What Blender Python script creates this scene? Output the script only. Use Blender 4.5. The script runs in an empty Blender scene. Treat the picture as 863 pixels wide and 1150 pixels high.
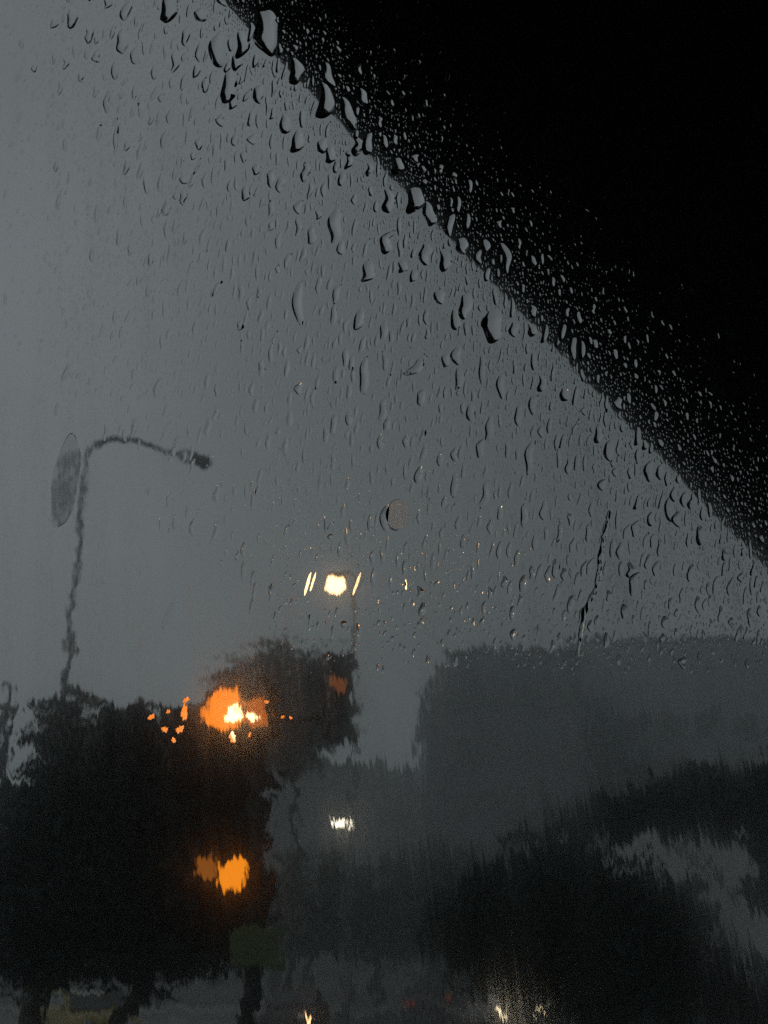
import bpy, bmesh, math, random
from mathutils import Vector, Matrix
R = math.radians
sc = bpy.context.scene
C = sc.collection
rng = random.Random(7)

# ------------------------------------------------------------------ camera
W, H, F = 863.0, 1150.0, 1388.0
PITCH = R(20)
CAM = Vector((0, 0, 2.2))
def ray(px, py):
    x = (px - W / 2) / F; y = (H / 2 - py) / F
    return Vector((x, math.cos(PITCH) - y * math.sin(PITCH), math.sin(PITCH) + y * math.cos(PITCH)))
def at(px, py, Y):
    d = ray(px, py)
    return CAM + d * (Y / d.y)
def mpp(Y):            # metres per pixel about the picture centre at depth Y
    return Y / math.cos(PITCH) / F
cam = bpy.data.cameras.new("camera")
cam.sensor_fit = 'VERTICAL'; cam.sensor_height = 24.0
cam.lens = F / H * 24.0
cam.clip_start = 0.01; cam.clip_end = 3000
cam.dof.use_dof = True; cam.dof.focus_distance = 0.53; cam.dof.aperture_fstop = 14.5
co = bpy.data.objects.new("camera", cam); C.objects.link(co)
co.location = CAM; co.rotation_euler = (R(90) + PITCH, 0, 0)
sc.camera = co

# ------------------------------------------------------------------ materials
def new_mat(name):
    m = bpy.data.materials.new(name); m.use_nodes = True
    nt = m.node_tree; nt.nodes.clear()
    out = nt.nodes.new('ShaderNodeOutputMaterial')
    return m, nt, out
def N(nt, t, **kw):
    n = nt.nodes.new(t)
    for k, v in kw.items(): setattr(n, k, v)
    return n
def principled(name, col, rough=0.6, metal=0.0, var=0.25, scale=3.0, bump=0.0, bscale=20.0, spec=0.5):
    m, nt, out = new_mat(name)
    p = N(nt, 'ShaderNodeBsdfPrincipled')
    tc = N(nt, 'ShaderNodeTexCoord')
    no = N(nt, 'ShaderNodeTexNoise'); no.inputs['Scale'].default_value = scale; no.inputs['Detail'].default_value = 5
    nt.links.new(tc.outputs['Object'], no.inputs['Vector'])
    mr = N(nt, 'ShaderNodeMapRange')
    mr.inputs['To Min'].default_value = 1 - var; mr.inputs['To Max'].default_value = 1 + var
    nt.links.new(no.outputs['Fac'], mr.inputs['Value'])
    mx = N(nt, 'ShaderNodeVectorMath', operation='SCALE')
    mx.inputs[0].default_value = col
    nt.links.new(mr.outputs['Result'], mx.inputs['Scale'])
    nt.links.new(mx.outputs['Vector'], p.inputs['Base Color'])
    p.inputs['Roughness'].default_value = rough; p.inputs['Metallic'].default_value = metal
    p.inputs['Specular IOR Level'].default_value = spec
    if bump:
        n2 = N(nt, 'ShaderNodeTexNoise'); n2.inputs['Scale'].default_value = bscale; n2.inputs['Detail'].default_value = 6
        nt.links.new(tc.outputs['Object'], n2.inputs['Vector'])
        b = N(nt, 'ShaderNodeBump'); b.inputs['Strength'].default_value = bump; b.inputs['Distance'].default_value = 0.02
        nt.links.new(n2.outputs['Fac'], b.inputs['Height'])
        nt.links.new(b.outputs['Normal'], p.inputs['Normal'])
    nt.links.new(p.outputs['BSDF'], out.inputs['Surface'])
    return m
def emit(name, col, s):
    m, nt, out = new_mat(name)
    e = N(nt, 'ShaderNodeEmission'); e.inputs['Color'].default_value = (*col, 1); e.inputs['Strength'].default_value = s
    nt.links.new(e.outputs[0], out.inputs['Surface'])
    return m
def glass_bsdf(nt, ior, rough=0.0, col=(1, 1, 1)):
    g = N(nt, 'ShaderNodeBsdfGlass'); g.inputs['IOR'].default_value = ior
    g.inputs['Roughness'].default_value = rough; g.inputs['Color'].default_value = (*col, 1)
    return g
m_water, nt, out = new_mat('water_drop')
nt.links.new(glass_bsdf(nt, 1.333).outputs[0], out.inputs['Surface'])
m_smear, nt, out = new_mat('smeared_water')
ms = N(nt, 'ShaderNodeMixShader'); ms.inputs[0].default_value = .3
nt.links.new(glass_bsdf(nt, 1.333).outputs[0], ms.inputs[1]); nt.links.new(glass_bsdf(nt, 1.333, .11).outputs[0], ms.inputs[2])
nt.links.new(ms.outputs[0], out.inputs['Surface'])
m_dull, nt, out = new_mat('dull_water')
nt.links.new(glass_bsdf(nt, 1.333, .4).outputs[0], out.inputs['Surface'])
m_clear, nt, out = new_mat('clear_glass')
nt.links.new(glass_bsdf(nt, 1.5, 0, (.985, 1, 1)).outputs[0], out.inputs['Surface'])

# outer face of the pane: water film running down in ripples and streaks
def wet_glass():
    m, nt, out = new_mat('wet_glass')
    L = nt.links.new
    tc = N(nt, 'ShaderNodeTexCoord')
    sep = N(nt, 'ShaderNodeSeparateXYZ'); L(tc.outputs['Object'], sep.inputs[0])
    def noise(sx, sz, detail=2.0, off=0.0, rough=0.5):
        mp = N(nt, 'ShaderNodeMapping'); mp.inputs['Scale'].default_value = (sx, 1, sz)
        mp.inputs['Location'].default_value = (off, off * 1.7, off * .3)
        mp.inputs['Rotation'].default_value = (0, 0, 0)
        # wind leans the streaks a little
        sh = N(nt, 'ShaderNodeVectorRotate', rotation_type='Y_AXIS'); sh.inputs['Angle'].default_value = R(6)
        L(tc.outputs['Object'], sh.inputs['Vector'])
        L(sh.outputs[0], mp.inputs['Vector'])
        n = N(nt, 'ShaderNodeTexNoise'); n.inputs['Scale'].default_value = 1; n.inputs['Detail'].default_value = detail
        n.inputs['Roughness'].default_value = rough
        L(mp.outputs[0], n.inputs['Vector'])
        s = N(nt, 'ShaderNodeMath', operation='SUBTRACT'); L(n.outputs['Fac'], s.inputs[0]); s.inputs[1].default_value = .5
        return s.outputs[0]
    def math2(op, a, b):
        n = N(nt, 'ShaderNodeMath', operation=op)
        for i, v in enumerate((a, b)):
            if isinstance(v, (int, float)): n.inputs[i].default_value = v
            else: L(v, n.inputs[i])
        return n.outputs[0]
    def ramp(v, a, b, lo, hi):
        n = N(nt, 'ShaderNodeMapRange', interpolation_type='SMOOTHSTEP')
        n.inputs['From Min'].default_value = a; n.inputs['From Max'].default_value = b
        n.inputs['To Min'].default_value = lo; n.inputs['To Max'].default_value = hi
        L(v, n.inputs['Value']); return n.outputs['Result']
    # zones on the pane (object metres: x along the bus, z up)
    right = ramp(sep.outputs['X'], -.05, .03, 0.0, 1.0)
    low = ramp(sep.outputs['Z'], .005, -.105, 0.0, 1.0)     # lower half of the pane is the most flooded
    patch = ramp(noise(34, 11, 2.0, 2.2), -.12, .16, .25, 1.0)
    streak = math2('MULTIPLY', math2('MULTIPLY', right, low), patch)
    # x tilt
    wav = math2('MULTIPLY', noise(190, 130, 2.0, 3.1), math2('ADD', .02, math2('MULTIPLY', low, .025)))
    fine = math2('MULTIPLY', noise(620, 130, 3.0, 8.2), math2('ADD', math2('ADD', .010, math2('MULTIPLY', low, .022)), math2('MULTIPLY', right, .022)))
    tx = math2('ADD', wav, fine)
    # z tilt
    sm = math2('ADD', math2('MULTIPLY', noise(950, 22, 2.0, 1.3, .6), math2('ADD', math2('ADD', .005, math2('MULTIPLY', low, .022)), math2('MULTIPLY', streak, .08))), math2('MULTIPLY', noise(260, 14, 3.0, 4.4, .6), math2('ADD', .006, math2('MULTIPLY', streak, .06))))
    wz = math2('MULTIPLY', noise(150, 60, 2.0, 5.7), math2('ADD', .012, math2('MULTIPLY', low, .026)))
    tz = math2('ADD', sm, wz)
    cmb = N(nt, 'ShaderNodeCombineXYZ'); L(tx, cmb.inputs['X']); L(tz, cmb.inputs['Z'])
    geo = N(nt, 'ShaderNodeNewGeometry')
    ad = N(nt, 'ShaderNodeVectorMath', operation='ADD'); L(geo.outputs['Normal'], ad.inputs[0]); L(cmb.outputs[0], ad.inputs[1])
    nz = N(nt, 'ShaderNodeVectorMath', operation='NORMALIZE'); L(ad.outputs[0], nz.inputs[0])
    a = glass_bsdf(nt, 1.5); b = glass_bsdf(nt, 1.5, .42); c = glass_bsdf(nt, 1.5, .19)
    for g in (a, b, c): L(nz.outputs[0], g.inputs['Normal'])
    m1 = N(nt, 'ShaderNodeMixShader'); L(math2('ADD', .19, math2('MULTIPLY', streak, .6)), m1.inputs[0]); L(a.outputs[0], m1.inputs[1]); L(c.outputs[0], m1.inputs[2])
    mx = N(nt, 'ShaderNodeMixShader'); # grime and mist left between the drops, in runs; the corner under the shelter roof stayed dry
    dry = ramp(math2('SUBTRACT', math2('MULTIPLY', sep.outputs['Z'], 1.0), math2('SUBTRACT', .115, math2('MULTIPLY', sep.outputs['X'], .87))), -.012, .03, 1.0, 0.0)
    runs = math2('MULTIPLY', ramp(noise(130, 9, 5.0, 6.6, .6), -.12, .16, .02, .62), math2('SUBTRACT', 1.0, math2('MULTIPLY', low, .97)))
    spk = ramp(noise(900, 260, 2.0, 9.6, .6), -.08, .2, .4, 1.5)
    L(math2('MULTIPLY', math2('MULTIPLY', runs, spk), dry), mx.inputs[0])
    L(m1.outputs[0], mx.inputs[1]); L(b.outputs[0], mx.inputs[2])
    L(mx.outputs[0], out.inputs['Surface'])
    return m
m_wet = wet_glass()

m_rubber = principled('black_rubber', (.012, .012, .013), .6)
m_shell = principled('bus_lining', (.03, .032, .034), .7, bump=.1)
m_roof = principled('black_roof_metal', (.012, .013, .014), .75, spec=.25)
m_pole = principled('dark_steel', (.035, .037, .04), .45, .3)
m_pale_pole = principled('galvanised_steel', (.07, .075, .08), .6, .2)
m_black = principled('signal_black', (.01, .011, .012), .85, spec=.2)
m_bark = principled('wet_bark', (.025, .02, .016), .7, bump=.5)
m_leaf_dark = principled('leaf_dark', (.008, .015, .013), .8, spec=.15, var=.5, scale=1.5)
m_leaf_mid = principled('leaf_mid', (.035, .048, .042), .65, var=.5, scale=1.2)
m_conc = principled('grey_concrete', (.15, .16, .17), .8, scale=.4, var=.2)
m_conc2 = principled('pale_render', (.22, .235, .245), .75, scale=.5, var=.15)
m_win = principled('dark_window', (.12, .13, .135), .35)
m_white = principled('white_wall_paint', (.38, .39, .39), .7, scale=.6, var=.12)
m_road = principled('wet_asphalt', (.035, .036, .038), .22, scale=.3, var=.4, bump=.35, bscale=6)
m_pave = principled('wet_paving', (.13, .13, .13), .35, scale=.8, var=.3, bump=.2)
m_kerb = principled('kerb_stone', (.25, .25, .24), .5)
m_paint = principled('road_paint', (.65, .65, .63), .4)
m_ground = principled('dark_ground', (.05, .055, .045), .6, scale=.1)
m_green = principled('green_sign_paint', (.04, .07, .012), .5)
m_tyre = principled('tyre', (.015, .015, .015), .8)
m_rim = principled('rim', (.3, .3, .3), .35, .8)
m_carglass = principled('car_glass', (.02, .022, .025), .08)
def car_paint(n, c): return principled(n, c, .22, .1, var=.05)

# ------------------------------------------------------------------ mesh builder
class MB:
    def __init__(s): s.v = []; s.f = []
    def add(s, vs, fs):
        o = len(s.v); s.v += [tuple(v) for v in vs]; s.f += [tuple(i + o for i in f) for f in fs]; return s
    def box(s, a, b):
        x0, y0, z0 = a; x1, y1, z1 = b
        return s.add([(x0,y0,z0),(x1,y0,z0),(x1,y1,z0),(x0,y1,z0),(x0,y0,z1),(x1,y0,z1),(x1,y1,z1),(x0,y1,z1)],
                     [(3,2,1,0),(4,5,6,7),(0,1,5,4),(1,2,6,5),(2,3,7,6),(3,0,4,7)])
    def tube(s, pts, rad, n=10, cap=True):
        pts = [Vector(p) for p in pts]; k = len(pts)
        if not hasattr(rad, '__len__'): rad = [rad] * k
        vs = []; ref = Vector((0.31, 0.95, 0.05))
        for i, p in enumerate(pts):
            t = (pts[min(i + 1, k - 1)] - pts[max(i - 1, 0)]).normalized()
            u = t.cross(ref)
            if u.length < .05: u = t.cross(Vector((1, 0, 0)))
            u.normalize(); w = t.cross(u)
            for j in range(n):
                a = 2 * math.pi * j / n
                vs.append(p + (u * math.cos(a) + w * math.sin(a)) * rad[i])
        fs = [(i*n+j, i*n+(j+1)%n, (i+1)*n+(j+1)%n, (i+1)*n+j) for i in range(k-1) for j in range(n)]
        if cap: fs += [tuple(range(n-1, -1, -1)), tuple((k-1)*n + j for j in range(n))]
        return s.add(vs, fs)
    def disc(s, c, axis, r, th, n=20):
        c = Vector(c); ax = Vector(axis).normalized()
        return s.tube([c, c + ax * th * .6, c + ax * th], [r, r * .93, r * .55], n)
    def prism(s, pts, z0, z1):
        n = len(pts)
        return s.add([(x, y, z0) for x, y in pts] + [(x, y, z1) for x, y in pts],
                     [tuple(range(n-1, -1, -1)), tuple(range(n, 2*n))] + [(i, (i+1)%n, n+(i+1)%n, n+i) for i in range(n)])
    def build(s, name, mat, parent=None, loc=(0,0,0), smooth=False, bevel=0.0):
        me = bpy.data.meshes.new(name); me.from_pydata(s.v, [], s.f)
        if isinstance(mat, (list, tuple)):
            for x in mat: me.materials.append(x)
        else: me.materials.append(mat)
        me.update()
        o = bpy.data.objects.new(name, me); C.objects.link(o); o.location = loc
        if smooth:
            me.polygons.foreach_set('use_smooth', [True] * len(me.polygons))
        if bevel:
            b = o.modifiers.new('bevel', 'BEVEL'); b.width = bevel; b.segments = 2; b.limit_method = 'ANGLE'
        if parent is not None:
            o.parent = parent
        return o
def tag(o, label=None, cat=None, group=None, kind=None):
    if label: o['label'] = label
    if cat: o['category'] = cat
    if group: o['group'] = group
    if kind: o['kind'] = kind
    return o
def empty(name, loc, label, cat, group=None, rz=0):
    o = bpy.data.objects.new(name, None); C.objects.link(o); o.location = loc; o.rotation_euler = (0, 0, rz)
    o.empty_display_size = .1
    return tag(o, label, cat, group)
def copy_tree(o, parent=None):
    c = o.copy(); C.objects.link(c); c.parent = parent
    for ch in list(o.children): copy_tree(ch, c)
    return c

# ------------------------------------------------------------------ the setting
g = MB().box((-300, -120, -.5), (300, 320, 0.0)); tag(g.build('ground', m_ground), kind='structure')
r = MB().add([(-290, 10, .004), (290, 10, .004), (290, 62, .004), (-290, 62, .004)], [(0,1,2,3)]); tag(r.build('road', m_road), kind='structure')
r = MB().add([(-290, -6, .004), (290, -6, .004), (290, .62, .004), (-290, .62, .004)], [(0,1,2,3)]); tag(r.build('bus_lane_road', m_road), kind='structure')
p = MB().box((-290, .78, 0), (290, 9.85, .13)); tag(p.build('pavement', m_pave), kind='structure')
k = MB().box((-290, .62, 0), (290, .778, .14)); k.box((-290, 9.852, 0), (290, 10, .14)); k.box((-290, 62, 0), (290, 62.15, .14))
tag(k.build('kerb', m_kerb), kind='structure')
p = MB().box((-290, 62.152, 0), (290, 70, .13)); tag(p.build('far_pavement', m_pave), kind='structure')
ln = MB()
for i in range(-30, 31):
    for yy in (27.0, 45.0):
        ln.add([(i*7, yy, .008), (i*7+3, yy, .008), (i*7+3, yy+.15, .008), (i*7, yy+.15, .008)], [(0,1,2,3)])
tag(ln.build('road_markings', m_paint), kind='structure')

# distant hills, almost lost in the rain
hv = []; hf = []
nx = 60
for i in range(nx + 1):
    x = -260 + 520 * i / nx
    h = 16 + 30 / (1 + math.exp(-(x - 45) / 22)) + 3 * math.sin(x * .05) + 2 * math.sin(x * .13 + 1)
    for j, (yy, f) in enumerate(((225, 0), (240, .55), (262, .9), (280, 1), (305, .5))):
        hv.append((x, yy + 4 * math.sin(x * .07 + j), h * f + (.9 * math.sin(x * .4 + j * 2) if 0 < f else -.2)))
for i in range(nx):
    for j in range(4):
        a = i * 5 + j; hf.append((a, a + 5, a + 6, a + 1))
tag(MB().add(hv, hf).build('hills', m_leaf_mid, smooth=True), kind='structure')

# ------------------------------------------------------------------ bus: lining and window
YI, YO = .470, .475                 # inner and outer face of the pane
X0, X1, Z0, Z1 = -.72, .72, 1.88, 2.84
b = MB()
bx0, bx1, by0, by1, bz0, bz1 = -3.2, 3.2, -1.95, .50, .35, 3.12
t = .05
b.box((bx0, by0, bz0), (bx1, by0 + t, bz1))                       # far side
b.box((bx0, by0 + t, bz0), (bx0 + t, by1, bz1)); b.box((bx1 - t, by0 + t, bz0), (bx1, by1, bz1))
b.box((bx0 + t, by0 + t, bz0), (bx1 - t, by1 - t, bz0 + t))       # floor
b.box((bx0 + t, by0 + t, bz1 - t), (bx1 - t, by1 - t, bz1))       # ceiling
ws = by1 - t
b.box((bx0 + t, ws, bz0), (bx1 - t, by1, Z0)); b.box((bx0 + t, ws, Z1), (bx1 - t, by1, bz1))
b.box((bx0 + t, ws, Z0), (X0, by1, Z1)); b.box((X1, ws, Z0), (bx1 - t, by1, Z1))
tag(b.build('bus_interior', m_shell), 'dark bus interior around the wet window', 'bus interior', kind='structure')
win = empty('bus_window', (0, YI, (Z0 + Z1) / 2), 'rain soaked bus window pane covered in drops and running water', 'window')
hx, hz = (X1 - X0) / 2 - .012, (Z1 - Z0) / 2 - .012
pm = MB().box((-hx, 0, -hz), (hx, YO - YI, hz))
pane = pm.build('pane', [m_clear, m_wet], win)
pane.data.polygons[4].material_index = 1      # the +y face is outdoors and wet
for i, pl in enumerate(pane.data.polygons):
    pl.material_index = 1 if pl.normal.y > .9 else 0
sm = MB(); e = .0121
HX, HZ = (X1 - X0) / 2 - .0005, (Z1 - Z0) / 2 - .0005
sm.box((-HX, -.012, hz + .0002), (HX, .02, HZ)); sm.box((-HX, -.012, -HZ), (HX, .02, -hz - .0002))
sm.box((-HX, -.012, -hz), (-hx - .0002, .02, hz)); sm.box((hx + .0002, -.012, -hz), (HX, .02, hz))
sm.build('seal', m_rubber, win)

# ------------------------------------------------------------------ raindrops on the pane
YD = YO + .00012
def pane_pt(px, py): return at(px, py, YD)
def edge_s(px, py):                      # signed pixel distance from the roof edge, + on the sky side
    return ((py - 0) * (863 - 265) - (px - 265) * 630) / math.hypot(598, 630)
def drop_geo(mb, cx, cz, w, h, tilt, rr, n=20, mrings=6, steep=.27, tear=.3, rough=.12, power=3.4, y0=YD, asym=.58):
    """plano-convex drop standing on the outer face of the pane, w x h metres"""
    a2, a3, a4 = rr.uniform(-1, 1) * rough, rr.uniform(-1, 1) * rough * .8, rr.uniform(-1, 1) * rough * .5
    p2, p3, p4 = (rr.uniform(0, 6.28) for _ in range(3))
    bend = rr.uniform(-.32, .32) * w; wig = rr.uniform(-.14, .14) * w
    ct, st = math.cos(tilt), math.sin(tilt)
    Hh = steep * w * .5
    def pos(th, r):
        Rr = 1 + a2 * math.cos(2*th + p2) + a3 * math.cos(3*th + p3) + a4 * math.cos(5*th + p4)
        u = math.cos(th) * r * Rr; v = math.sin(th) * r * Rr
        wd = 1 - tear * v
        x = u * w * .5 * wd + bend * (v * v - .3) + wig * math.sin(4.2 * v + p2); z = v * h * .5
        yy = Hh * (1 - r ** power) * (1 - asym * u) * (1 - .08 * v)
        return (cx + x * ct + z * st, y0 + max(yy, 0), cz - x * st + z * ct)
    vs = [pos(0, 0)]; fs = []
    rs = [((i + 1) / mrings) ** .62 for i in range(mrings)]
    for r in rs:
        for j in range(n): vs.append(pos(2 * math.pi * j / n, r))
    for j in range(n): fs.append((0, 1 + (j + 1) % n, 1 + j))
    for i in range(mrings - 1):
        for j in range(n):
            a = 1 + i * n; fs.append((a + j, a + (j + 1) % n, a + n + (j + 1) % n, a + n + j))
    o = len(vs); last = 1 + (mrings - 1) * n
    vs += [vs[last + j] for j in range(n)]
    fs.append(tuple(o + j for j in range(n)))
    mb.add(vs, fs)
SX = (pane_pt(432, 300) - pane_pt(431, 300)).x
def zpp(py): return (pane_pt(431, py - .5) - pane_pt(431, py + .5)).z
def xpp(py): return (pane_pt(432, py) - pane_pt(431, py)).x

# (x, y of the drop's dark left rim or bright body, width, height in picture pixels, lean in degrees)
named = [
 (300,40,26,54,-6,'large pear shaped raindrop straddling the top of the roof edge'),
 (245,60,18,36,-4,'wide raindrop with a bent black rim, left of the largest pear shaped drop'),
 (257,101,17,32,8,'raindrop with a kinked black rim, under the bent rim drop near the top'),
 (190,12,17,32,4,'raindrop with a thick hooked black rim at the top edge of the picture'),
 (366,118,19,38,4,'raindrop hanging on the roof edge with a small dark spot inside'),
 (391,131,14,38,-14,'slanted pale raindrop lying along the roof edge, just below the spotted drop'),
 (376,256,13,40,5,'tall raindrop with a long curved black rim standing alone in clear sky'),
 (335,342,11,44,0,'tall narrow raindrop with the straightest long black rim, left of centre'),
 (552,368,20,36,4,'broad raindrop with the thickest black rim below the roof edge'),
 (468,413,10,30,42,'strongly leaning raindrop with a diagonal black rim'),
 (409,423,11,36,2,'tall raindrop with a long black rim hooked at its foot'),
 (568,292,10,34,-6,'tall bright raindrop, the biggest one hanging over the dark roof'),
 (407,113,12,20,-6,'round bright raindrop by itself over the dark roof near the top'),
 (482,243,13,28,-10,'bright wedge of a raindrop over the dark roof, against the edge'),
 (368,88,13,28,-14,'bright wedge shaped raindrop over the top of the dark roof'),
 (594,514,9,36,8,'long leaning raindrop with a straight black rim on the right half'),
]
listed = """82 24 12 20;143 15 10 24;138 50 12 26;152 66 9 18;130 82 8 20;109 68 9 11;197 73 8 22;121 118 7 22;131 160 5 32;209 45 8 20;221 83 8 14;
231 99 8 16;226 20 13 16;251 4 11 14;272 53 13 28;266 73 11 18;291 108 12 20;320 143 12 20;334 162 14 22;333 84 16 30;362 167 11 16;371 177 10 20;343 196 9 20;
305 203 9 20;315 210 9 18;288 193 9 12;402 168 13 22;413 165 12 24;436 229 12 26;466 228 18 32;447 190 12 20;485 229 11 18;434 274 13 24;457 248 11 16;477 288 13 22;
350 267 9 20;383 281 8 16;276 220 9 16;207 205 8 10;257 278 6 15;170 294 6 15;122 6 8 14;224 165 8 12;264 160 7 14;284 159 9 12;413 307 13 24;378 332 7 22;375 355 7 22;
403 361 11 22;431 373 8 22;499 295 12 24;452 302 10 14;464 312 8 14;493 335 12 16;522 346 14 26;511 361 11 22;512 401 11 20;500 406 9 16;388 403 7 20;294 415 7 18;336 438 8 14;
515 427 8 26;541 417 7 32;528 465 9 20;549 483 9 26;473 448 9 18;430 462 8 26;375 478 7 22;366 490 6 18;392 472 8 16;456 497 7 14;539 505 9 20;510 512 7 16;470 535 9 18;510 546 8 26;
475 490 5 16;427 498 7 16;544 558 8 28;598 455 8 26;562 435 9 26;588 580 8 24;582 468 8 24;577 372 10 20;597 373 10 16;432 584 9 28;633 445 11 14;671 490 9 18;683 508 11 22;
675 546 9 12;728 530 10 26;740 532 8 18;767 562 8 18;776 565 8 18;750 574 9 26;785 603 10 20;711 657 9 28;715 643 7 18;774 645 7 18;587 657 8 20;623 640 7 22;638 525 7 18;592 515 6 30;
608 433 9 18;700 688 8 16;712 595 7 18;693 455 10 14;545 280 10 17;527 213 7 17;514 233 7 19;505 256 9 27;524 253 8 19;598 297 8 13;582 277 6 12;608 294 5 13;649 361 7 17;631 376 7 19;
643 394 8 27;653 396 7 21;667 391 7 15;690 401 6 14;712 412 6 12;712 427 6 12;636 354 5 12;519 279 14 19;549 371 10 14;578 373 10 17;598 376 11 15;426 141 7 14;432 163 7 17;443 161 7 13;
454 158 5 12;466 181 8 10;475 194 6 9;494 193 7 11;509 201 8 9;528 214 5 16;483 227 8 18;506 231 5 12;514 234 5 16;403 83 7 17;452 110 5 9;390 105 6 10;380 60 6 9;362 50 5 8;440 120 5 9;
332 58 6 8;345 40 5 8;420 90 4 7;478 120 5 9;498 148 4 8;560 255 6 10;575 240 5 9;595 255 5 9;620 320 6 12;640 330 5 10;665 350 6 12;700 385 5 12;735 440 5 11;745 455 5 10;770 470 5 10;
800 520 6 12;820 540 5 11;735 470 6 13;705 450 6 12;62 30 8 11;40 80 6 9;92 90 6 11;75 75 6 12;660 600 6 20;640 680 7 20;560 620 6 18;454 640 5 16;386 702 6 7;371 604 6 5;520 610 6 16;610 575 7 22;600 610 6 20;695 620 7 18;
735 640 6 16;655 640 6 18;628 600 6 18;575 690 6 16;680 720 6 16;745 700 6 14;765 745 8 12;812 625 6 12;830 650 6 10"""
drops = []
for x, y, w, h, a, lab in named: drops.append((x, y, w, h, a, lab))
for e in listed.replace('\n', '').split(';'):
    x, y, w, h = (float(q) for q in e.split())
    if any(abs(x - d[0]) < (w + d[2]) * .42 and abs(y - d[1]) < (h + d[3]) * .42 for d in drops): continue
    drops.append((x, y, w, h, None, None))
while len(drops) < 292:
    x = rng.uniform(60, 850); y = rng.uniform(0, 720); s = edge_s(x, y)
    if s < -110 or s > 330: continue
    if (340 < x < 412 and 625 < y < 690) or (425 < x < 470 and 555 < y < 605) or (225 < x < 340 and y > 690): continue
    pr = math.exp(-max(s, 0) / 170) * (math.exp(s / 50) if s < 0 else 1)
    if rng.random() > pr: continue
    if any(abs(x - d[0]) < 7 and abs(y - d[1]) < 13 for d in drops): continue
    h = rng.uniform(8, 17) if s > 0 else rng.uniform(6, 12)
    drops.append((x, y, h * rng.uniform(.38, .6), h, None, None))
for x, y, w, h, a, lab in drops:
    s = edge_s(x, y); shallow = lab is None and a is not None
    if a is None: a = rng.gauss(2 + 8 * min(max((x - 150) / 500, 0), 1), 5)
    if s > 30: x += w * .05; w *= 1.1; h *= 1.12
    p = pane_pt(x, y)
    big = h > 24
    mb = MB()
    drop_geo(mb, 0, 0, w * xpp(y), h * zpp(y), R(a), rng, 28 if big else 20, 8 if big else 6,
             steep=rng.uniform(.43, .5) if s > 12 else rng.uniform(.44, .56), tear=rng.uniform(-.1, .25), rough=.12 if big else .1, power=2.2 if s > 12 else 2.6, y0=0, asym=.5 if s > 12 else .4)
    o = mb.build('raindrop', m_water, loc=(p.x, YD, p.z), smooth=True)
    if lab: tag(o, lab, 'raindrop', 'raindrops on the window')
    elif s < 0: tag(o, 'small bright raindrop on the window in front of the dark roof', 'raindrop', 'small raindrops over the dark roof')
    elif y > 480: tag(o, 'slim rain streak drop on the lower window with a dark rim', 'raindrop', 'slim drops low on the window')
    elif x < 235: tag(o, 'scattered raindrop in the upper left of the window, grey sky behind', 'raindrop', 'scattered drops at upper left')
    else: tag(o, 'dark rimmed raindrop on the window below the roof edge, grey sky behind', 'raindrop', 'dark rimmed drops below the roof edge')

# fine droplets nobody could count
fm = MB(); cnt = 0
big_list = [(d[0], d[1], d[2], d[3]) for d in drops]
big_list += [(378, 658, 46, 52), (447, 579, 34, 40), (75, 542, 50, 112), (189, 693, 12, 34), (349, 657, 14, 32), (404, 657, 14, 32), (430, 655, 8, 28), (200, 808, 70, 60), (300, 810, 60, 50)]
hashg = {}
def free(x, y, w, h):
    for gx in range(int((x - 8) // 8), int((x + 8) // 8) + 1):
        for gy in range(int((y - 12) // 8), int((y + 12) // 8) + 1):
            for q in hashg.get((gx, gy), ()):
                if abs(x - q[0]) < (w + q[2]) * .5 + .3 and abs(y - q[1]) < (h + q[3]) * .5 + .3: return False
    hashg.setdefault((int(x // 8), int(y // 8)), []).append((x, y, w, h)); return True
tries = 0
# the many smaller drops between the big ones
med = 0
while med < 820 and tries < 60000:
    tries += 1
    x = rng.uniform(60, 870); y = rng.uniform(0, 740); s = edge_s(x, y)
    if s < 8 or s > 470 or rng.random() > math.exp(-max(s - 170, 0) / 150) * min(1, max(.12, (x - 60) / 200)): continue
    if y > 600 and rng.random() < (y - 600) / 150: continue
    h = rng.uniform(9, 24); w = max(h * rng.uniform(.17, .34), 3)
    if any(abs(x - q[0]) < (q[2] + w) * .5 + .5 and abs(y - q[1]) < (q[3] + h) * .5 + .5 for q in big_list) or not free(x, y, w, h): continue
    p = pane_pt(x, y)
    drop_geo(fm, p.x, p.z, w * xpp(y), h * zpp(y), R(rng.gauss(2 + 8 * min(max((x - 150) / 500, 0), 1), 6)), rng, 14, 5, steep=rng.uniform(.38, .48), tear=rng.uniform(-.1, .2), rough=.12, power=2.2, asym=.52)
    med += 1
tries = 0
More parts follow.
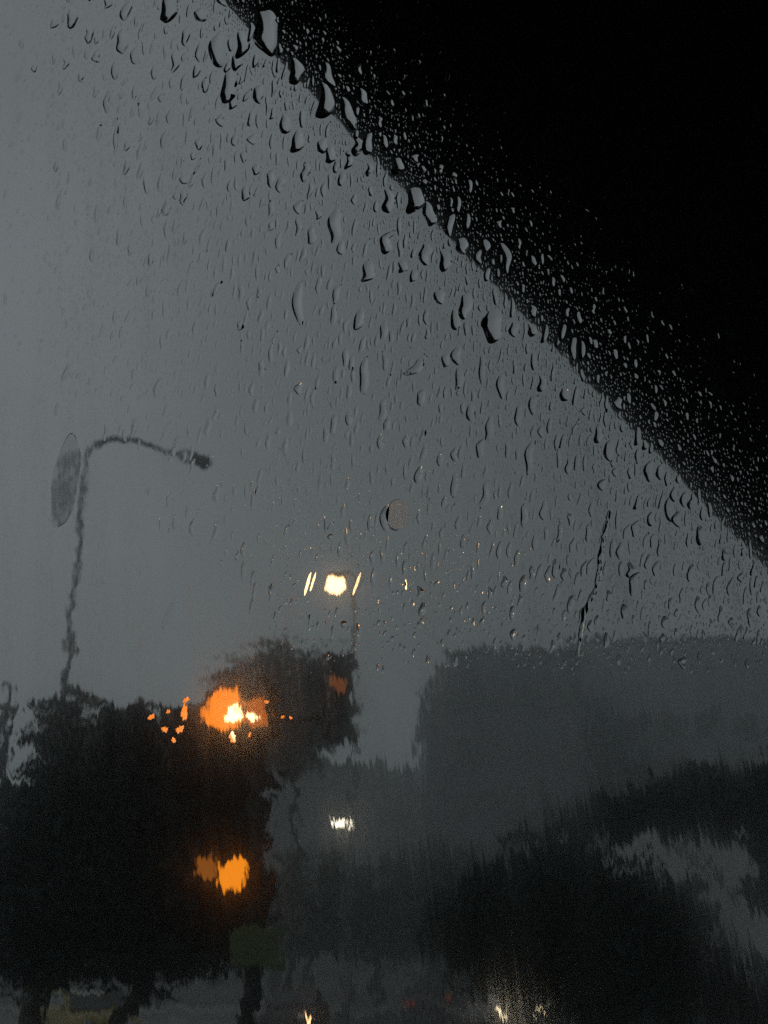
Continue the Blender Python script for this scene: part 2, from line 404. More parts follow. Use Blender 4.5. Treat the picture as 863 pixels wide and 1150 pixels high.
while cnt < 13500 and tries < 400000:
    tries += 1
    x = rng.uniform(-20, 880); y = rng.uniform(-15, 760); s = edge_s(x, y)
    if s < -150 or s > 460: continue
    pr = math.exp(-max(s - 90, 0) / 160) * (.06 if y > 450 and x < 300 else 1) * (.42 * math.exp(s / 33) if s < 0 else 1)
    pr *= min(1, max(.04, (x - 20) / 190)) if s > 0 else 1
    if y > 560: pr *= max(0, 1 - (y - 560) / 200)
    if rng.random() > pr: continue
    if any(abs(x - q[0]) < q[2] * .5 + 1.5 and abs(y - q[1]) < q[3] * .5 + 2 for q in big_list): continue
    if s > 0:
        h = min(2.0 + rng.expovariate(1 / 3.4), 13); w = max(h * rng.uniform(.26, .5), 1.3)
    else:
        h = min(1.6 + rng.expovariate(1 / 2.4), 11); w = max(h * rng.uniform(.4, .75), 1.3)
    if not free(x, y, w, h): continue
    p = pane_pt(x, y)
    drop_geo(fm, p.x, p.z, w * xpp(y), h * zpp(y), R(rng.gauss(6, 9)), rng, 9, 3, steep=rng.uniform(.14, .36) if s > 0 else rng.uniform(.2, .5), tear=.15, rough=.14, power=2.5, asym=.5 if s > 0 else .3)
    cnt += 1
tag(fm.build('fine_droplets', m_water, smooth=True), 'fine mist of tiny droplets spread over the window', 'droplets', kind='stuff')

# long rivulet on the right
def rivulet(pts, wpx, label, hf=.25, prof=None):
    mb = MB(); vs = []; fs = []
    n = len(pts); prof = prof or [(-1, 0), (-.75, .55), (-.35, .92), (0, 1), (.35, .92), (.75, .55), (1, 0)]
    P = [pane_pt(*q) for q in pts]; c0 = P[n // 2]
    for i, p in enumerate(P):
        tt = i / (n - 1); ww = wpx * SX * .5 * (.35 + .65 * math.sin(math.pi * min(max(tt, .03), .97)) ** .5) * (1 + (.25 if hf < .5 else 0) * math.sin(i * 1.9))
        hh = ww * hf * 2 * ((.8 + .3 * math.sin(i * .55 + 1) + .12 * math.sin(i * 1.7)) if hf == .5 else 1)
        for u, v in prof: vs.append((p.x - c0.x + u * ww, v * hh, p.z - c0.z))
    k = len(prof)
    for i in range(n - 1):
        for j in range(k - 1):
            a = i * k + j; fs.append((a, a + 1, a + k + 1, a + k))
    o = len(vs)
    for i in range(n): vs += [vs[i * k], vs[i * k + k - 1]]
    for i in range(n - 1): fs.append((o + 2*i, o + 2*i + 2, o + 2*i + 3, o + 2*i + 1))
    mb.add(vs, fs)
    ob = mb.build('water_rivulet', m_smear if hf == .5 else m_water, loc=(c0.x, YD, c0.z), smooth=True)
    tag(ob, label, 'rivulet', 'rivulets running down the window')
def path(pts, k=6):
    res = []
    for a, b2 in zip(pts[:-1], pts[1:]):
        for i in range(k):
            f = i / k; res.append((a[0] + (b2[0]-a[0])*f + rng.uniform(-.5, .5), a[1] + (b2[1]-a[1])*f))
    res.append(pts[-1]); return res
rivulet(path([(684, 575), (675, 618), (670, 660), (655, 690), (648, 738)]), 6, 'long thin trail of running water on the right side of the window')
def bead(px, py, wpx, hpx, tx, ty, qx, qz, label, group, mat=None, lean=0.0, wob=.1, name='raindrop'):
    """a flat wedge of water: its slope bends the view from (px, py) towards what lies at (tx, ty)"""
    mat = mat or m_water
    c = pane_pt(px, py); D = F * xpp(py); kap = 1 / (.333 * D)
    ax, az = wpx * .5 * xpp(py), hpx * .5 * zpp(py)
    dx, dz = (tx - px) * xpp(py), (py - ty) * zpp(py)
    n, M = 30, 9; p1, p2 = rng.uniform(0, 6), rng.uniform(0, 6)
    def xz(th, r):
        k = 1 + wob * math.sin(2 * th + p1) + wob * .6 * math.sin(5 * th + p2)
        x = math.cos(th) * ax * r * k; z = math.sin(th) * az * r * k
        return x + z * math.tan(lean), z
    def hh(x, z): return kap * (dx * x + dz * z - qx * .5 * x * x - qz * .5 * z * z)
    pts = [(0, 0)] + [xz(2 * math.pi * j / n, (i + 1) / M) for i in range(M) for j in range(n)]
    lo = min(hh(*q) for q in pts)
    vs = [(x, hh(x, z) - lo + 2e-5, z) for x, z in pts]
    last = 1 + (M - 1) * n
    fs = [(0, 1 + (j + 1) % n, 1 + j) for j in range(n)]
    for i in range(M - 1):
        for j in range(n):
            k = 1 + i * n; fs.append((k + j, k + (j + 1) % n, k + n + (j + 1) % n, k + n + j))
    o = len(vs); vs += [vs[last + j] for j in range(n)]
    o2 = len(vs); vs += [(vs[last + j][0] * 1.02, 0, vs[last + j][2] * 1.02) for j in range(n)]
    fs += [(o + j, o + (j + 1) % n, o2 + (j + 1) % n, o2 + j) for j in range(n)]
    o3 = len(vs); vs += [vs[o2 + j] for j in range(n)]
    fs.append(tuple(o3 + j for j in range(n)))
    ob = MB().add(vs, fs).build(name, mat, loc=(c.x, YD, c.z), smooth=True)
    tag(ob, label, name.replace('_', ' '), group)
AG = 'glinting drops around the amber light'
AL = 'small drop glinting orange beside the bright amber signal light'
for (x, y, w, h, tx, ty) in ((208, 801, 7, 27, 242, 799), (203, 820, 8, 12, 243, 801), (210, 787, 7, 8, 243, 794), (171, 806, 7, 9, 241, 799), (186, 820, 7, 9, 242, 803), (196, 832, 5, 8, 243, 804),
                             (318, 806, 4, 5, 248, 812), (300, 789, 5, 6, 250, 786), (262, 829, 10, 13, 258, 812), (281, 826, 4, 6, 252, 813), (190, 800, 4, 7, 242, 799), (327, 807, 4, 4, 250, 812)):
    bead(x, y, w * .8, h * .8, tx, ty, .2, .2, AL, AG, m_smear, lean=.1, wob=.3)
WL = (377, 657)
for (x, y, w, h, ln, mt, lab) in ((346, 657, 3.4, 24, .25, m_water, 'outer leaning drop streak left of the glowing white street lamp'), (352, 655, 2.6, 20, .25, m_smear, 'inner leaning drop streak left of the glowing white street lamp'),
                              (401, 657, 3.2, 24, .3, m_smear, 'inner leaning drop streak right of the glowing white street lamp'), (407, 654, 2.4, 20, .3, m_dull, 'outer leaning drop streak right of the glowing white street lamp'),
                              (430, 655, 3, 22, .1, m_dull, 'thin upright drop streak well right of the glowing white street lamp'), (456, 658, 2.4, 11, 0, m_smear, 'tiny drop streak farthest right of the glowing white street lamp')):
    bead(x, y, w, h, *WL, .2, .55, lab, 'drop streaks beside the white lamp', mt, lean=ln)
bead(447, 579, 27, 32, 377, 656, .55, .55, 'faint pale orange round drop up and right of the glowing white lamp', 'raindrops on the window', m_dull, wob=.04)
bead(75, 542, 31, 98, 92, 541, .66, 0, 'broad grey smear of water left of the street lamp bend', None, m_smear, lean=.09, wob=.09, name='water_smear')
bead(189, 693, 7, 27, 203, 700, 0, 0, 'faint slanted drop alone under the street lamp arm', 'raindrops on the window', lean=.25)

# ------------------------------------------------------------------ bus shelter roof beside the bus
hR = .60
def roof_pt(px, py):
    d = ray(px, py); q = CAM + d * (hR / d.z); return Vector((q.x, q.y))
pA, pB = roof_pt(265, 0), roof_pt(863, 634)
dirE = (pB - pA).normalized()
P0 = pA + dirE * ((.60 - pA.y) / dirE.y)
P1 = pA + dirE * ((5.2 - pA.y) / dirE.y)
sh = empty('bus_shelter', (P1.x + 1.2, 3.0, .13), 'black bus shelter with a slanted roof edge crossing the upper right', 'bus shelter')
O = Vector(sh.location)
zr = CAM.z + hR
def rel(p): return (p[0] - O.x, p[1] - O.y)
poly = [rel((P0.x, P0.y)), rel((6.0, P0.y)), rel((6.0, P1.y)), rel((P1.x, P1.y))]
MB().prism(poly, zr - O.z, zr + .10 - O.z).build('roof', m_roof, sh)
fl = MB()
nrm = Vector((-dirE.y, dirE.x))
def strip(a, b2, th, z0, z1):
    n2 = Vector((-(b2-a).y, (b2-a).x)).normalized() * th
    q = [a + n2 * .03, b2 + n2 * .03, b2 + n2, a + n2]
    fl.prism([rel(x) for x in q], z0 - O.z, z1 - O.z)
strip(P0, P1, .012, zr + .004, zr + .11)
fl.build('edge_trim', m_roof, sh)
for q in ((2.2, 1.1), (5.4, 1.1), (5.4, 4.7), (3.9, 4.7)):
    MB().tube([(q[0]-O.x, q[1]-O.y, 0), (q[0]-O.x, q[1]-O.y, zr - .002 - O.z)], .045, 12).build('post', m_pole, sh, smooth=False)
MB().box((3.9-O.x+.06, 4.68-O.y, .35), (5.4-O.x-.06, 4.70-O.y, 2.2)).build('back_panel', m_roof, sh)

# ------------------------------------------------------------------ street lamps
def street_lamp(name, label, Y, top_px, base_x, arm_pts, head_dir, rad, mat, lit=None, twin=False, headlen=.6):
    base = at(base_x, 1080, Y); base.z = 0
    root = empty(name, base, label, 'street lamp', 'street lamps along the road')
    pts = [p - base for p in arm_pts]
    return root, base, pts
# the dark unlit one at the left
Yl = 20.5
lampxy = at(80, 700, Yl)
base = Vector((lampxy.x, Yl, 0))
lamp = empty('street_lamp', base, 'tall unlit street lamp with a curved arm standing over the left trees', 'street lamp', 'street lamps along the road')
topz = at(95, 530, Yl).z
MB().tube([(0, 0, 0), (0, 0, .6), (0, 0, 3), (0, 0, topz - .02)], [.14, .115, .075, .05], 14).build('pole', m_pole, lamp, smooth=True)
pp = [(95, 530), (97, 517), (104, 504), (116, 496), (132, 492), (155, 495), (180, 504), (202, 512)]
arm = [Vector((at(x, y, Yl).x - base.x, 0, at(x, y, Yl).z)) for x, y in pp]
arm[0].x = 0
MB().tube(arm, [.05, .055, .06, .06, .057, .052, .046, .042], 12).build('arm', m_pole, lamp, smooth=True)
h0 = Vector((at(201, 511, Yl).x - base.x, 0, at(201, 511, Yl).z)); h1 = Vector((at(237, 522, Yl).x - base.x, 0, at(237, 522, Yl).z))
dv = (h1 - h0)
MB().tube([h0, h0 + dv * .12, h0 + dv * .5, h0 + dv * .9, h1], [.06, .11, .135, .115, .05], 12).build('lamp_head', m_black, lamp, smooth=True)
MB().box((-.18, -.18, 0), (.18, .18, .03)).build('base_plate', m_pole, lamp)

def lit_lamp(Y, lx, ly, base_dx, label, mat_e, hr, pr, lens=1):
    L0 = at(lx, ly, Y)
    base = Vector((L0.x + base_dx, Y + .02, 0))
    root = empty('street_lamp', base, label, 'street lamp', 'street lamps along the road')
    zt = L0.z + .35
    MB().tube([(0, 0, 0), (0, 0, 2), (0, 0, zt - .15)], [pr * 1.5, pr * 1.2, pr], 12).build('pole', m_pale_pole, root, smooth=True)
    xs = [-base_dx] if lens == 1 else [-base_dx - hr * 1.7, -base_dx + hr * 1.7]
    a = MB()
    for x in xs:
        a.tube([(0, 0, zt - .15), (x * .4, 0, zt), (x, 0, zt - .05)], pr * .8, 8)
    a.build('arm', m_pale_pole, root, smooth=True)
    for x in xs:
        hd = MB().tube([(x, 0, zt - .06), (x, 0, zt - .15), (x, 0, zt - .2)], [.06, hr * 1.1, hr * 1.15], 16).build('lamp_head', m_pale_pole, root)
        n = 16; b2 = MB(); pts = []
        zc = zt - .21
        b2.tube([(x, 0, zc), (x, 0, zc - hr * .5), (x, 0, zc - hr), (x, 0, zc - hr * 1.5), (x, 0, zc - hr * 1.75)], [hr * .75, hr, hr, hr * .75, hr * .3], n)
        b2.build('bulb', mat_e, hd, smooth=True)
    return root
m_lamp_warm = emit('lamp_warm', (1, .6, .27), 6)
m_lamp_white = emit('lamp_white', (1, .88, .66), 8)
lit_lamp(30.0, 377, 656, .45, 'slim street lamp with a glowing warm white light above the round tree', m_lamp_warm, .23, .04)
lit_lamp(62.0, 387, 926, 0, 'distant twin street lamp with two small white lights low in the centre', m_lamp_white, .17, .06, 2)

# utility pole cut by the left edge of the picture
ub = at(-1, 900, 20.0)
up = empty('utility_pole', (ub.x, 20.0, 0), 'dark utility pole cut off by the left edge of the picture', 'utility pole')
uz = at(3, 765, 20.0).z
MB().tube([(0, 0, 0), (0, 0, 3), (0, 0, uz)], [.11, .1, .08], 12).build('pole', m_pole, up, smooth=True)
MB().box((-.5, -.05, uz - .5), (.16, .05, uz - .4)).build('crossarm', m_pole, up)
MB().tube([(-.2, -.16, uz - 1.5), (-.2, -.16, uz - .75)], .12, 12).build('transformer', m_pole, up)

# ------------------------------------------------------------------ traffic signal pole
Ys = 14.2
sb = at(289, 900, Ys); sbase = Vector((sb.x, Ys, 0))
sig = empty('traffic_signal', sbase, 'signal pole with amber lights and a dark side arm beside the left trees', 'traffic signal')
def S(px, py, dy=0):
    p = at(px, py, Ys + dy); return Vector((p.x - sbase.x, dy, p.z))
m_amber = emit('amber_bright', (1, .225, .008), 1.75)
m_core = emit('amber_core', (1, .6, .28), 14)
m_amber5 = emit('amber_side', (1, .2, .012), .6)
m_amber2 = emit('amber_mid', (1, .28, .012), 1.5)
m_amber3 = emit('amber_dim', (1, .3, .04), .35)
m_amber4 = emit('amber_faint', (1, .3, .08), .2)
m_lens_off = principled('unlit_lens', (.03, .03, .025), .2)
MB().tube([(0, 0, 0), (0, 0, 3), (0, 0, S(289, 760).z)], [.1, .09, .075], 14).build('pole', m_black, sig, smooth=True)
za = S(289, 806).z
MB().tube([(0, -.01, za), S(380, 808, -.01)], [.045, .035], 10).build('arm', m_pole, sig, smooth=True)
def head(cx, cy, hw, hh, lenses, horiz=False):
    c = S(cx, cy, -.12)
    hd = MB().box((c.x - hw, c.y - .1, c.z - hh), (c.x + hw, c.y + .1, c.z + hh)).build('signal_head', m_black, sig, bevel=.03)
    for (px, py, r, mt) in lenses:
        q = S(px, py, -.12)
        MB().disc((q.x, c.y - .101, q.z), (0, -1, 0), r, .03, 24).build('lens', mt, hd, smooth=True)
        vz = MB(); n = 14; vv = []; ff = []
        for i in range(n + 1):
            a = math.pi * (-.05 + 1.1 * i / n)
            for dy in (-.102, -.27):
                for rr2 in (r * 1.06, r * 1.12):
                    vv.append((q.x + math.cos(a) * rr2, c.y + dy, q.z + math.sin(a) * rr2 - (0.0 if dy > -.2 else .02)))
        for i in range(n):
            o = i * 4; ff += [(o, o+4, o+6, o+2), (o+1, o+3, o+7, o+5), (o+2, o+6, o+7, o+3)]
        vz.add(vv, ff).build('visor', m_black, hd)
    return hd
# main horizontal head, amber lit
mh = head(270, 800, .43, .265, [(254, 799, .25, m_amber), (288, 801, .16, m_amber5)])
for (px, py, r, ch) in ((264, 800, .10, 0), (283, 803, .045, 1)):
    q = S(px, py, -.27); le = [o for o in mh.children if o.name.startswith('lens')][ch]
    bb = MB().disc((q.x, q.y, q.z), (0, -1, 0), r, .02, 20).build('bulb', m_core, sig, smooth=True)
# hanging head at the arm's end
head(380, 784, .2, .5, [(380, 773, .09, m_amber4), (380, 800, .12, m_lens_off)])
# low twin head
head(249, 978, .36, .2, [(235, 973, .13, m_amber3), (263, 981, .17, m_amber2)])
MB().tube([(0, 0, S(249, 976).z), S(255, 976, -.02)], .035, 8).build('bracket', m_pole, sig)
c = S(287, 1065, -.14)
MB().box((c.x - .27, c.y - .012, c.z - .21), (c.x + .27, c.y + .012, c.z + .21)).build('sign_plate', m_green, sig, bevel=.01)

# ------------------------------------------------------------------ trees
def tree(name, label, base, blobs, leaf, nleaf, lsize, seed, trunk_r, group='trees along the street', trunk_top=None):
    """blobs: (dx, dy, z, rx, ry, rz) of foliage lobes relative to the base"""
    rr = random.Random(seed)
    root = empty(name, base, label, 'tree', group)
    tz = trunk_top or min(b[2] for b in blobs)
    t = MB(); bend = [Vector((rr.uniform(-.05, .05) * i, rr.uniform(-.05, .05) * i, tz * i / 5)) for i in range(6)]
    t.tube(bend, [trunk_r * (1.35, 1.05, .95, .9, .85, .75)[i] for i in range(6)], 10)
    for b in blobs:
        e = Vector((b[0], b[1], b[2] + b[5] * .3)); s0 = bend[3 + rr.randrange(3)]
        mid = s0.lerp(e, .5) + Vector((0, 0, .15 * b[5]))
        t.tube([s0, mid, e], [trunk_r * .5, trunk_r * .35, trunk_r * .12], 7)
        for _ in range(4):
            d = Vector((rr.gauss(0, 1), rr.gauss(0, 1), rr.gauss(.2, .8))).normalized()
            e2 = e + Vector((d.x * b[3], d.y * b[4], d.z * b[5])) * .8
            t.tube([mid.lerp(e, .5), (mid.lerp(e, .5) + e2) * .5 + Vector((0, 0, .08)), e2], [trunk_r * .22, trunk_r * .14, trunk_r * .05], 5)
    t.build('trunk', m_bark, root, smooth=True)
    cr = MB(); vol = [b[3] * b[4] * b[5] for b in blobs]; tot = sum(vol)
    for b, v in zip(blobs, vol):
        k = int(nleaf * (v / tot)); ncl = max(6, k // 45)
        cl = []
        for _ in range(ncl):
            d = Vector((rr.gauss(0, 1), rr.gauss(0, 1), rr.gauss(0, 1))).normalized(); q = rr.random() ** .42
            cl.append((Vector((b[0] + d.x*b[3]*q, b[1] + d.y*b[4]*q, b[2] + d.z*b[5]*q)), min(b[3:6]) * rr.uniform(.16, .34)))
        for i in range(k):
            c, sr = cl[i % ncl]
            gs = [max(-1.5, min(1.5, rr.gauss(0, 1))) * sr for _ in range(3)]
            p = c + Vector((gs[0], gs[1], gs[2] * .8))
            u = Vector((rr.gauss(0, 1), rr.gauss(0, 1), rr.gauss(0, .6))).normalized(); w = u.cross(Vector((rr.gauss(0, 1), rr.gauss(0, 1), rr.gauss(0, 1)))).normalized()
            l = lsize * rr.uniform(.6, 1.3)
            n2 = u.cross(w) * l * .12
            cr.add([p - u*l, p + w*l*.45 + n2, p + u*l, p - w*l*.45 + n2], [(0, 1, 2, 3)])
    cr.build('crown', leaf, root)
    return root
def blob(px, py, rpx, rpy, Y, base, dy=0):
    s = mpp(Y); p = at(px, py, Y)
    return (p.x - base.x, dy, p.z, rpx * s, max(rpx, rpy) * s * .8, rpy * s)
def gbase(px, Y):
    p = at(px, 1080, Y); return Vector((p.x, Y, 0))
Yt = 15.4
bs = gbase(52, Yt)
tree('broadleaf_tree', 'dark leafy tree under the tall curved street lamp at far left', bs,
     [blob(60, 985, 78, 95, Yt, bs), blob(85, 855, 44, 72, Yt, bs), blob(118, 835, 36, 52, Yt, bs, .4), blob(30, 945, 40, 70, Yt, bs), blob(100, 960, 70, 110, Yt, bs, .5), blob(40, 1055, 66, 42, Yt, bs), blob(110, 1060, 60, 36, Yt, bs)],
     m_leaf_dark, 17000, .1, 3, .14)
bs = gbase(147, Yt + .6)
tree('broadleaf_tree', 'dark leafy tree directly behind the bright amber signal light', bs,
     [blob(175, 900, 80, 100, Yt, bs), blob(245, 915, 44, 115, Yt, bs), blob(170, 1010, 95, 75, Yt, bs), blob(250, 1000, 40, 72, Yt, bs), blob(200, 825, 60, 36, Yt, bs), blob(150, 815, 30, 28, Yt, bs), blob(265, 860, 28, 50, Yt, bs), blob(190, 1062, 80, 34, Yt, bs)],
     m_leaf_dark, 19000, .1, 5, .15)
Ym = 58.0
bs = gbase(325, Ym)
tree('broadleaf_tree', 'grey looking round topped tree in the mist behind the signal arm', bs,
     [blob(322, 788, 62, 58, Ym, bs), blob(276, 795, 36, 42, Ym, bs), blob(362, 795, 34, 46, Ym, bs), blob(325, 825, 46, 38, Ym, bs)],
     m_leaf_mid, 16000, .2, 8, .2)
# dark low dome in front on the right
Yd = 15.0
bs = gbase(668, Yd)
tree('broadleaf_tree', 'low black dome of a tree at the lower right, nearest to the bus', bs,
     [blob(628, 1040, 95, 72, Yd, bs), blob(690, 1050, 90, 70, Yd, bs), blob(560, 1040, 66, 52, Yd, bs), blob(745, 1090, 70, 50, Yd, bs), blob(715, 1115, 95, 45, Yd, bs), blob(830, 1130, 70, 45, Yd, bs)],
     m_leaf_dark, 14000, .12, 11, .12, trunk_top=1.2)
# branches hanging over the pale wall, and a dark tree at the right edge
Yh = 24.0
bs = gbase(905, Yh)
tree('broadleaf_tree', 'dark tree at the right edge stretching a long branch over the pale wall', bs,
     [blob(840, 900, 75, 34, Yh, bs), blob(760, 902, 62, 30, Yh, bs), blob(690, 915, 55, 24, Yh, bs), blob(635, 925, 36, 16, Yh, bs), blob(880, 960, 34, 62, Yh, bs), blob(905, 900, 60, 60, Yh, bs)],
     m_leaf_dark, 9000, .15, 15, .16)
# far row of trees between the blocks
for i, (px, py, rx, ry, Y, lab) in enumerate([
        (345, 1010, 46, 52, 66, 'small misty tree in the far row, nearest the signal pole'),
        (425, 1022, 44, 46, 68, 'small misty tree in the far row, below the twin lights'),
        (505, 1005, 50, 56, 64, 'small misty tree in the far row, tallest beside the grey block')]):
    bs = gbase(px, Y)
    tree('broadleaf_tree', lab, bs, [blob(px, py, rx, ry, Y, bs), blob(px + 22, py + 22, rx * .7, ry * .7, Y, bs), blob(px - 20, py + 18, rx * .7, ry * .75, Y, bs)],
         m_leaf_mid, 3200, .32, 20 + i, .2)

# ------------------------------------------------------------------ buildings
def building(name, label, x0, x1, y0, y1, h, mat, rows, cols, fh=3.0, wz=1.4, parapet=.6):
    root = empty(name, ((x0 + x1) / 2, (y0 + y1) / 2, 0), label, 'building')
    cx, cy = (x0 + x1) / 2, (y0 + y1) / 2
    MB().box((x0 - cx, y0 - cy, 0), (x1 - cx, y1 - cy, h)).build('wall', mat, root)
    rf = MB(); 
    rf.box((x0 - cx - .12, y0 - cy - .12, h + .002), (x1 - cx + .12, y1 - cy + .12, h + .22))
    rf.box((x0 - cx + 2, y0 - cy + 2, h + .222), (min(x0 - cx + 6, x1 - cx), y0 - cy + 5, h + .222 + parapet))
    rf.build('roof', mat, root)
    n = 0
    for r_ in range(rows):
        for c_ in range(cols):
            wx = x0 - cx + (c_ + .5) * (x1 - x0) / cols; z = 1.1 + r_ * fh
            if n >= 96 or z + wz > h - .2: continue
            fr = MB().box((wx - .85, y0 - cy - .06, z - .06), (wx + .85, y0 - cy - .003, z + wz + .06)).build('window', m_conc2, root)
            MB().box((wx - .78, y0 - cy - .065, z), (wx + .78, y0 - cy - .061, z + wz)).build('pane', m_win, fr)
            n += 1
    return root
Yb = 72.0
xl = at(474, 800, Yb).x; xr = at(660, 800, Yb).x
ab = building('apartment_block', 'grey apartment block with a stepped flat roof behind the mist at right of centre', at(505, 800, Yb).x, xr, Yb, Yb + 14, at(560, 733, Yb).z, m_conc, 6, 4)
ax0 = ab.location
for (pa, pb, ptop) in ((488, 505, 745), (474, 488, 772)):     # lower shoulders of the facade
    q0, q1 = at(pa, 800, Yb).x, at(pb, 800, Yb).x
    MB().box((q0 - ax0.x, .4 - 7, 0), (q1 - ax0.x - .002, 7, at(pa, ptop, Yb).z)).build('wing', m_conc, ab)
xr2 = xr + 28
building('apartment_block', 'wider grey apartment block behind the right side trees', xr + .6, xr2, Yb + 9, Yb + 22, at(760, 720, Yb + 9).z, m_conc2, 6, 11)
Yf = 105.0
building('office_block', 'low hazy block in the far centre between tree and apartments', at(300, 860, Yf).x, at(473, 860, Yf).x, Yf, Yf + 12, at(430, 862, Yf).z, m_conc, 5, 6)
Yw = 33.0
building('low_building', 'pale low building under the long dark branch at lower right', at(640, 1000, Yw).x, at(1000, 1000, Yw).x, Yw, Yw + 7, at(740, 925, Yw).z, m_white, 0, 0, parapet=.3)
building('low_building', 'pale single storey building seen low between the left tree trunks', at(-120, 1100, 78).x, at(300, 1100, 78).x, 78, 86, at(200, 1048, 78).z, m_conc, 1, 7)

# ------------------------------------------------------------------ cars
def make_car(label, paint, head=None, tail=None, ind=None):
    root = empty('parked_car', (0, 0, 0), label, 'car', 'cars on the wet road')
    prof = [(-2.15, .32), (-2.2, .62), (-2.12, .93), (-1.75, .98), (-1.25, 1.40), (-.55, 1.47), (.25, 1.43), (.98, .99), (1.95, .86), (2.15, .70), (2.2, .42), (2.1, .28)]
    def wid(z): return .86 if z < 1.0 else .86 - (z - 1.0) * .48
    vs = []
    n = len(prof)
    for sgn in (-1, 1):
        for x, z in prof: vs.append((x, sgn * wid(z), z))
    fs = [tuple(range(n)), tuple(range(2*n - 1, n - 1, -1))] + [(i, n + i, n + (i+1) % n, (i+1) % n) for i in range(n)]
    MB().add(vs, fs).build('body', paint, root, bevel=.05)
    # glass
    ws = MB().add([(.30, -.60, 1.42), (.30, .60, 1.42), (1.0, .78, 1.015), (1.0, -.78, 1.015)], [(0, 1, 2, 3)])
    o = ws.build('windscreen', m_carglass, root, loc=(.02, 0, .012))
    ws = MB().add([(-1.27, -.60, 1.39), (-1.27, .60, 1.39), (-1.73, .78, 1.0), (-1.73, -.78, 1.0)], [(3, 2, 1, 0)])
    ws.build('rear_window', m_carglass, root, loc=(-.02, 0, .012))
    for sg in (-1, 1):
        MB().add([(-1.35, sg * .862, 1.02), (.85, sg * .862, 1.02), (.22, sg * .70, 1.36), (-1.1, sg * .70, 1.36)], [(0, 1, 2, 3)]).build('side_window', m_carglass, root, loc=(0, sg * .006, 0))
        MB().box((.62, sg * .87 - .09 + sg * .09, .98), (.78, sg * .87 + .09 + sg * .09, 1.1)).build('mirror', paint, root, bevel=.02)
        MB().disc((2.13, sg * .62, .66), (1, 0, 0), .13, .08, 16).build('headlight', head or m_rim, root)
        MB().box((-2.225, sg * .68 - .13, .66), (-2.15, sg * .68 + .13, .84)).build('tail_light', tail or m_lens_red, root)
        for x in (-1.35, 1.35):
            w = MB().tube([(x, sg * .66, .32), (x, sg * .68, .32), (x, sg * .88, .32), (x, sg * .90, .32)], [.29, .32, .32, .29], 18).build('wheel', m_tyre, root)
            MB().disc((x, sg * .901, .32), (0, sg, 0), .2, .012, 14).build('rim', m_rim, w)
    if ind:
        MB().box((2.16, .74, .55), (2.26, .86, .75)).build('turn_light', ind, root)
    return root
m_lens_red = principled('red_lens', (.12, .01, .01), .2)
m_head = emit('headlight_on', (1, .8, .5), 9)
m_tail = emit('tail_on', (1, .16, .05), .12)
m_ind = emit('turn_on', (1, .5, .22), 5)
def put(o, px, Y, rz):
    p = at(px, 1080, Y); o.location = (p.x, Y, .004); o.rotation_euler = (0, 0, rz); return o
put(make_car('silver car facing the bus with both headlights glowing', car_paint('silver_paint', (.35, .36, .37)), head=m_head), 572, 44, R(-90 + 5))
put(make_car('black car near the signal pole with an orange turn light on', car_paint('black_paint', (.03, .03, .033)), ind=m_ind), 331, 42, R(-90 - 6))
put(make_car('dark van like car with a dim red tail light, left of the headlights', car_paint('grey_paint', (.06, .06, .065)), tail=m_tail), 478, 54, R(90))
put(make_car('olive yellow car half hidden between the two left tree trunks', car_paint('yellow_paint', (.2, .15, .02))), 105, 36, R(-90 + 30))

# ------------------------------------------------------------------ rain haze
hb = MB().box((-330, -150, -1.5), (330, 330, 62))
haze = hb.build('haze', m_black)
haze.data.materials.clear()
m_haze, nt, out = new_mat('haze_air')
pv = N(nt, 'ShaderNodeVolumePrincipled')
pv.inputs['Color'].default_value = (.86, .93, .95, 1); pv.inputs['Density'].default_value = .0026; pv.inputs['Anisotropy'].default_value = .2
nt.links.new(pv.outputs[0], out.inputs['Volume'])
haze.data.materials.append(m_haze)
tag(haze, kind='stuff')

# ------------------------------------------------------------------ light: overcast dusk
SUN_EL, SUN_AZ = R(30), R(-118)        # azimuth measured from +Y towards +X
wd = bpy.data.worlds.new("World"); sc.world = wd; wd.use_nodes = True
nt = wd.node_tree; nt.nodes.clear()
wo = N(nt, 'ShaderNodeOutputWorld'); bg = N(nt, 'ShaderNodeBackground')
sky = N(nt, 'ShaderNodeTexSky', sky_type='NISHITA'); sky.sun_disc = False
sky.sun_elevation = SUN_EL; sky.sun_rotation = SUN_AZ; sky.air_density = 1; sky.dust_density = 3; sky.ozone_density = 1
hs = N(nt, 'ShaderNodeHueSaturation'); hs.inputs['Saturation'].default_value = .0
nt.links.new(sky.outputs[0], hs.inputs['Color'])
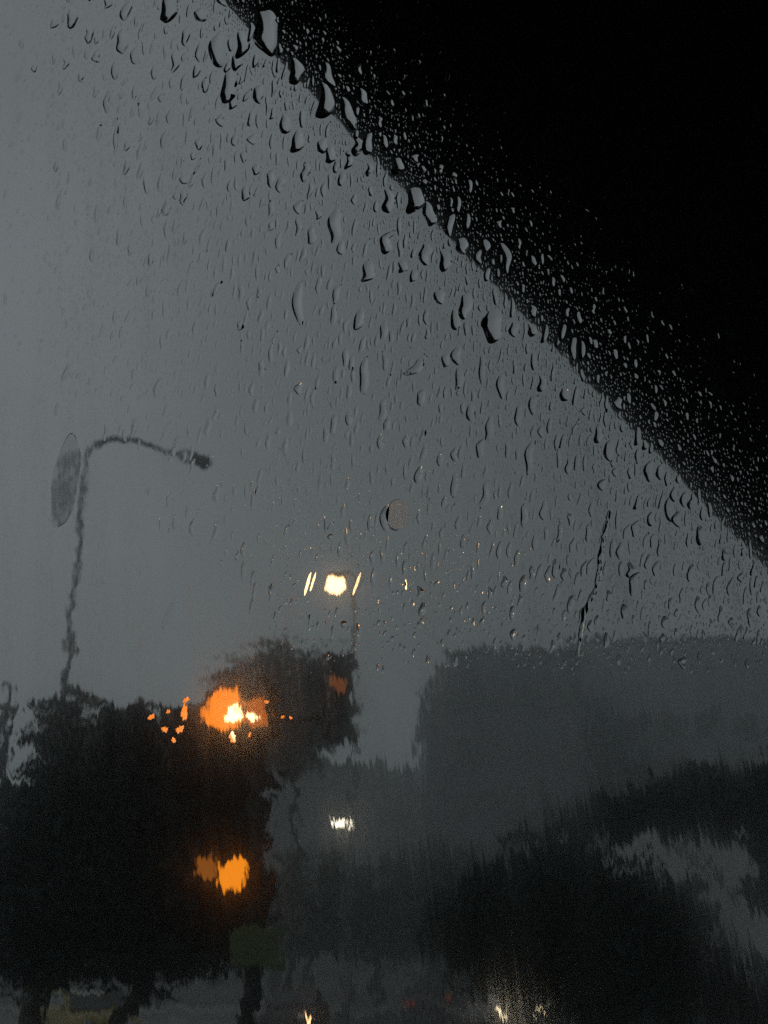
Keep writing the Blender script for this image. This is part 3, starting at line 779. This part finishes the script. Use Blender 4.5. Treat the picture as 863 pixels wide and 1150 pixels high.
# even cloud deck: the clear sky's gradient only shows through it faintly
tc = N(nt, 'ShaderNodeTexCoord')
cn = N(nt, 'ShaderNodeTexNoise'); cn.inputs['Scale'].default_value = 2.2; cn.inputs['Detail'].default_value = 5; cn.inputs['Roughness'].default_value = .5
nt.links.new(tc.outputs['Generated'], cn.inputs['Vector'])
cr = N(nt, 'ShaderNodeMapRange'); cr.inputs['From Min'].default_value = .3; cr.inputs['From Max'].default_value = .7
cr.inputs['To Min'].default_value = .8; cr.inputs['To Max'].default_value = 1.15
nt.links.new(cn.outputs['Fac'], cr.inputs['Value'])
mixc = N(nt, 'ShaderNodeMix', data_type='RGBA'); mixc.inputs['Factor'].default_value = .72
mixc.inputs['B'].default_value = (3.9, 3.9, 3.9, 1)
nt.links.new(hs.outputs[0], mixc.inputs['A'])
tint = N(nt, 'ShaderNodeMix', data_type='RGBA', blend_type='MULTIPLY'); tint.inputs['Factor'].default_value = 1
tint.inputs['B'].default_value = (.893, .985, 1.025, 1)
nt.links.new(mixc.outputs['Result'], tint.inputs['A'])
sca = N(nt, 'ShaderNodeVectorMath', operation='SCALE')
nt.links.new(tint.outputs['Result'], sca.inputs[0]); nt.links.new(cr.outputs['Result'], sca.inputs['Scale'])
sx = N(nt, 'ShaderNodeSeparateXYZ'); nt.links.new(tc.outputs['Generated'], sx.inputs[0])
wr = N(nt, 'ShaderNodeMapRange', interpolation_type='SMOOTHSTEP')      # the cloud is thinner towards the west (-X)
wr.inputs['From Min'].default_value = -.36; wr.inputs['From Max'].default_value = .2
wr.inputs['To Min'].default_value = 1.3; wr.inputs['To Max'].default_value = .74
nt.links.new(sx.outputs['X'], wr.inputs['Value'])
sc2 = N(nt, 'ShaderNodeVectorMath', operation='SCALE'); nt.links.new(sca.outputs[0], sc2.inputs[0]); nt.links.new(wr.outputs['Result'], sc2.inputs['Scale'])
nt.links.new(sc2.outputs[0], bg.inputs['Color']); bg.inputs['Strength'].default_value = .05
nt.links.new(bg.outputs[0], wo.inputs['Surface'])
sl = bpy.data.lights.new('sun', 'SUN'); sl.energy = .5; sl.angle = R(40); sl.color = (1, .97, .93)
so = bpy.data.objects.new('sun', sl); C.objects.link(so)
dirv = Vector((math.sin(SUN_AZ) * math.cos(SUN_EL), math.cos(SUN_AZ) * math.cos(SUN_EL), math.sin(SUN_EL)))
so.rotation_euler = dirv.to_track_quat('Z', 'Y').to_euler()

# ------------------------------------------------------------------ render settings
vs_ = sc.view_settings
vs_.view_transform = 'Standard'; vs_.look = 'None'; vs_.gamma = 1; vs_.use_curve_mapping = False; vs_.exposure = -.38
cy = sc.cycles
cy.max_bounces = 11; cy.transmission_bounces = 11; cy.glossy_bounces = 3; cy.diffuse_bounces = 1; cy.volume_bounces = 1; cy.transparent_max_bounces = 8
cy.caustics_refractive = False; cy.caustics_reflective = False
cy.use_denoising = False
cy.sample_clamp_indirect = 3.6
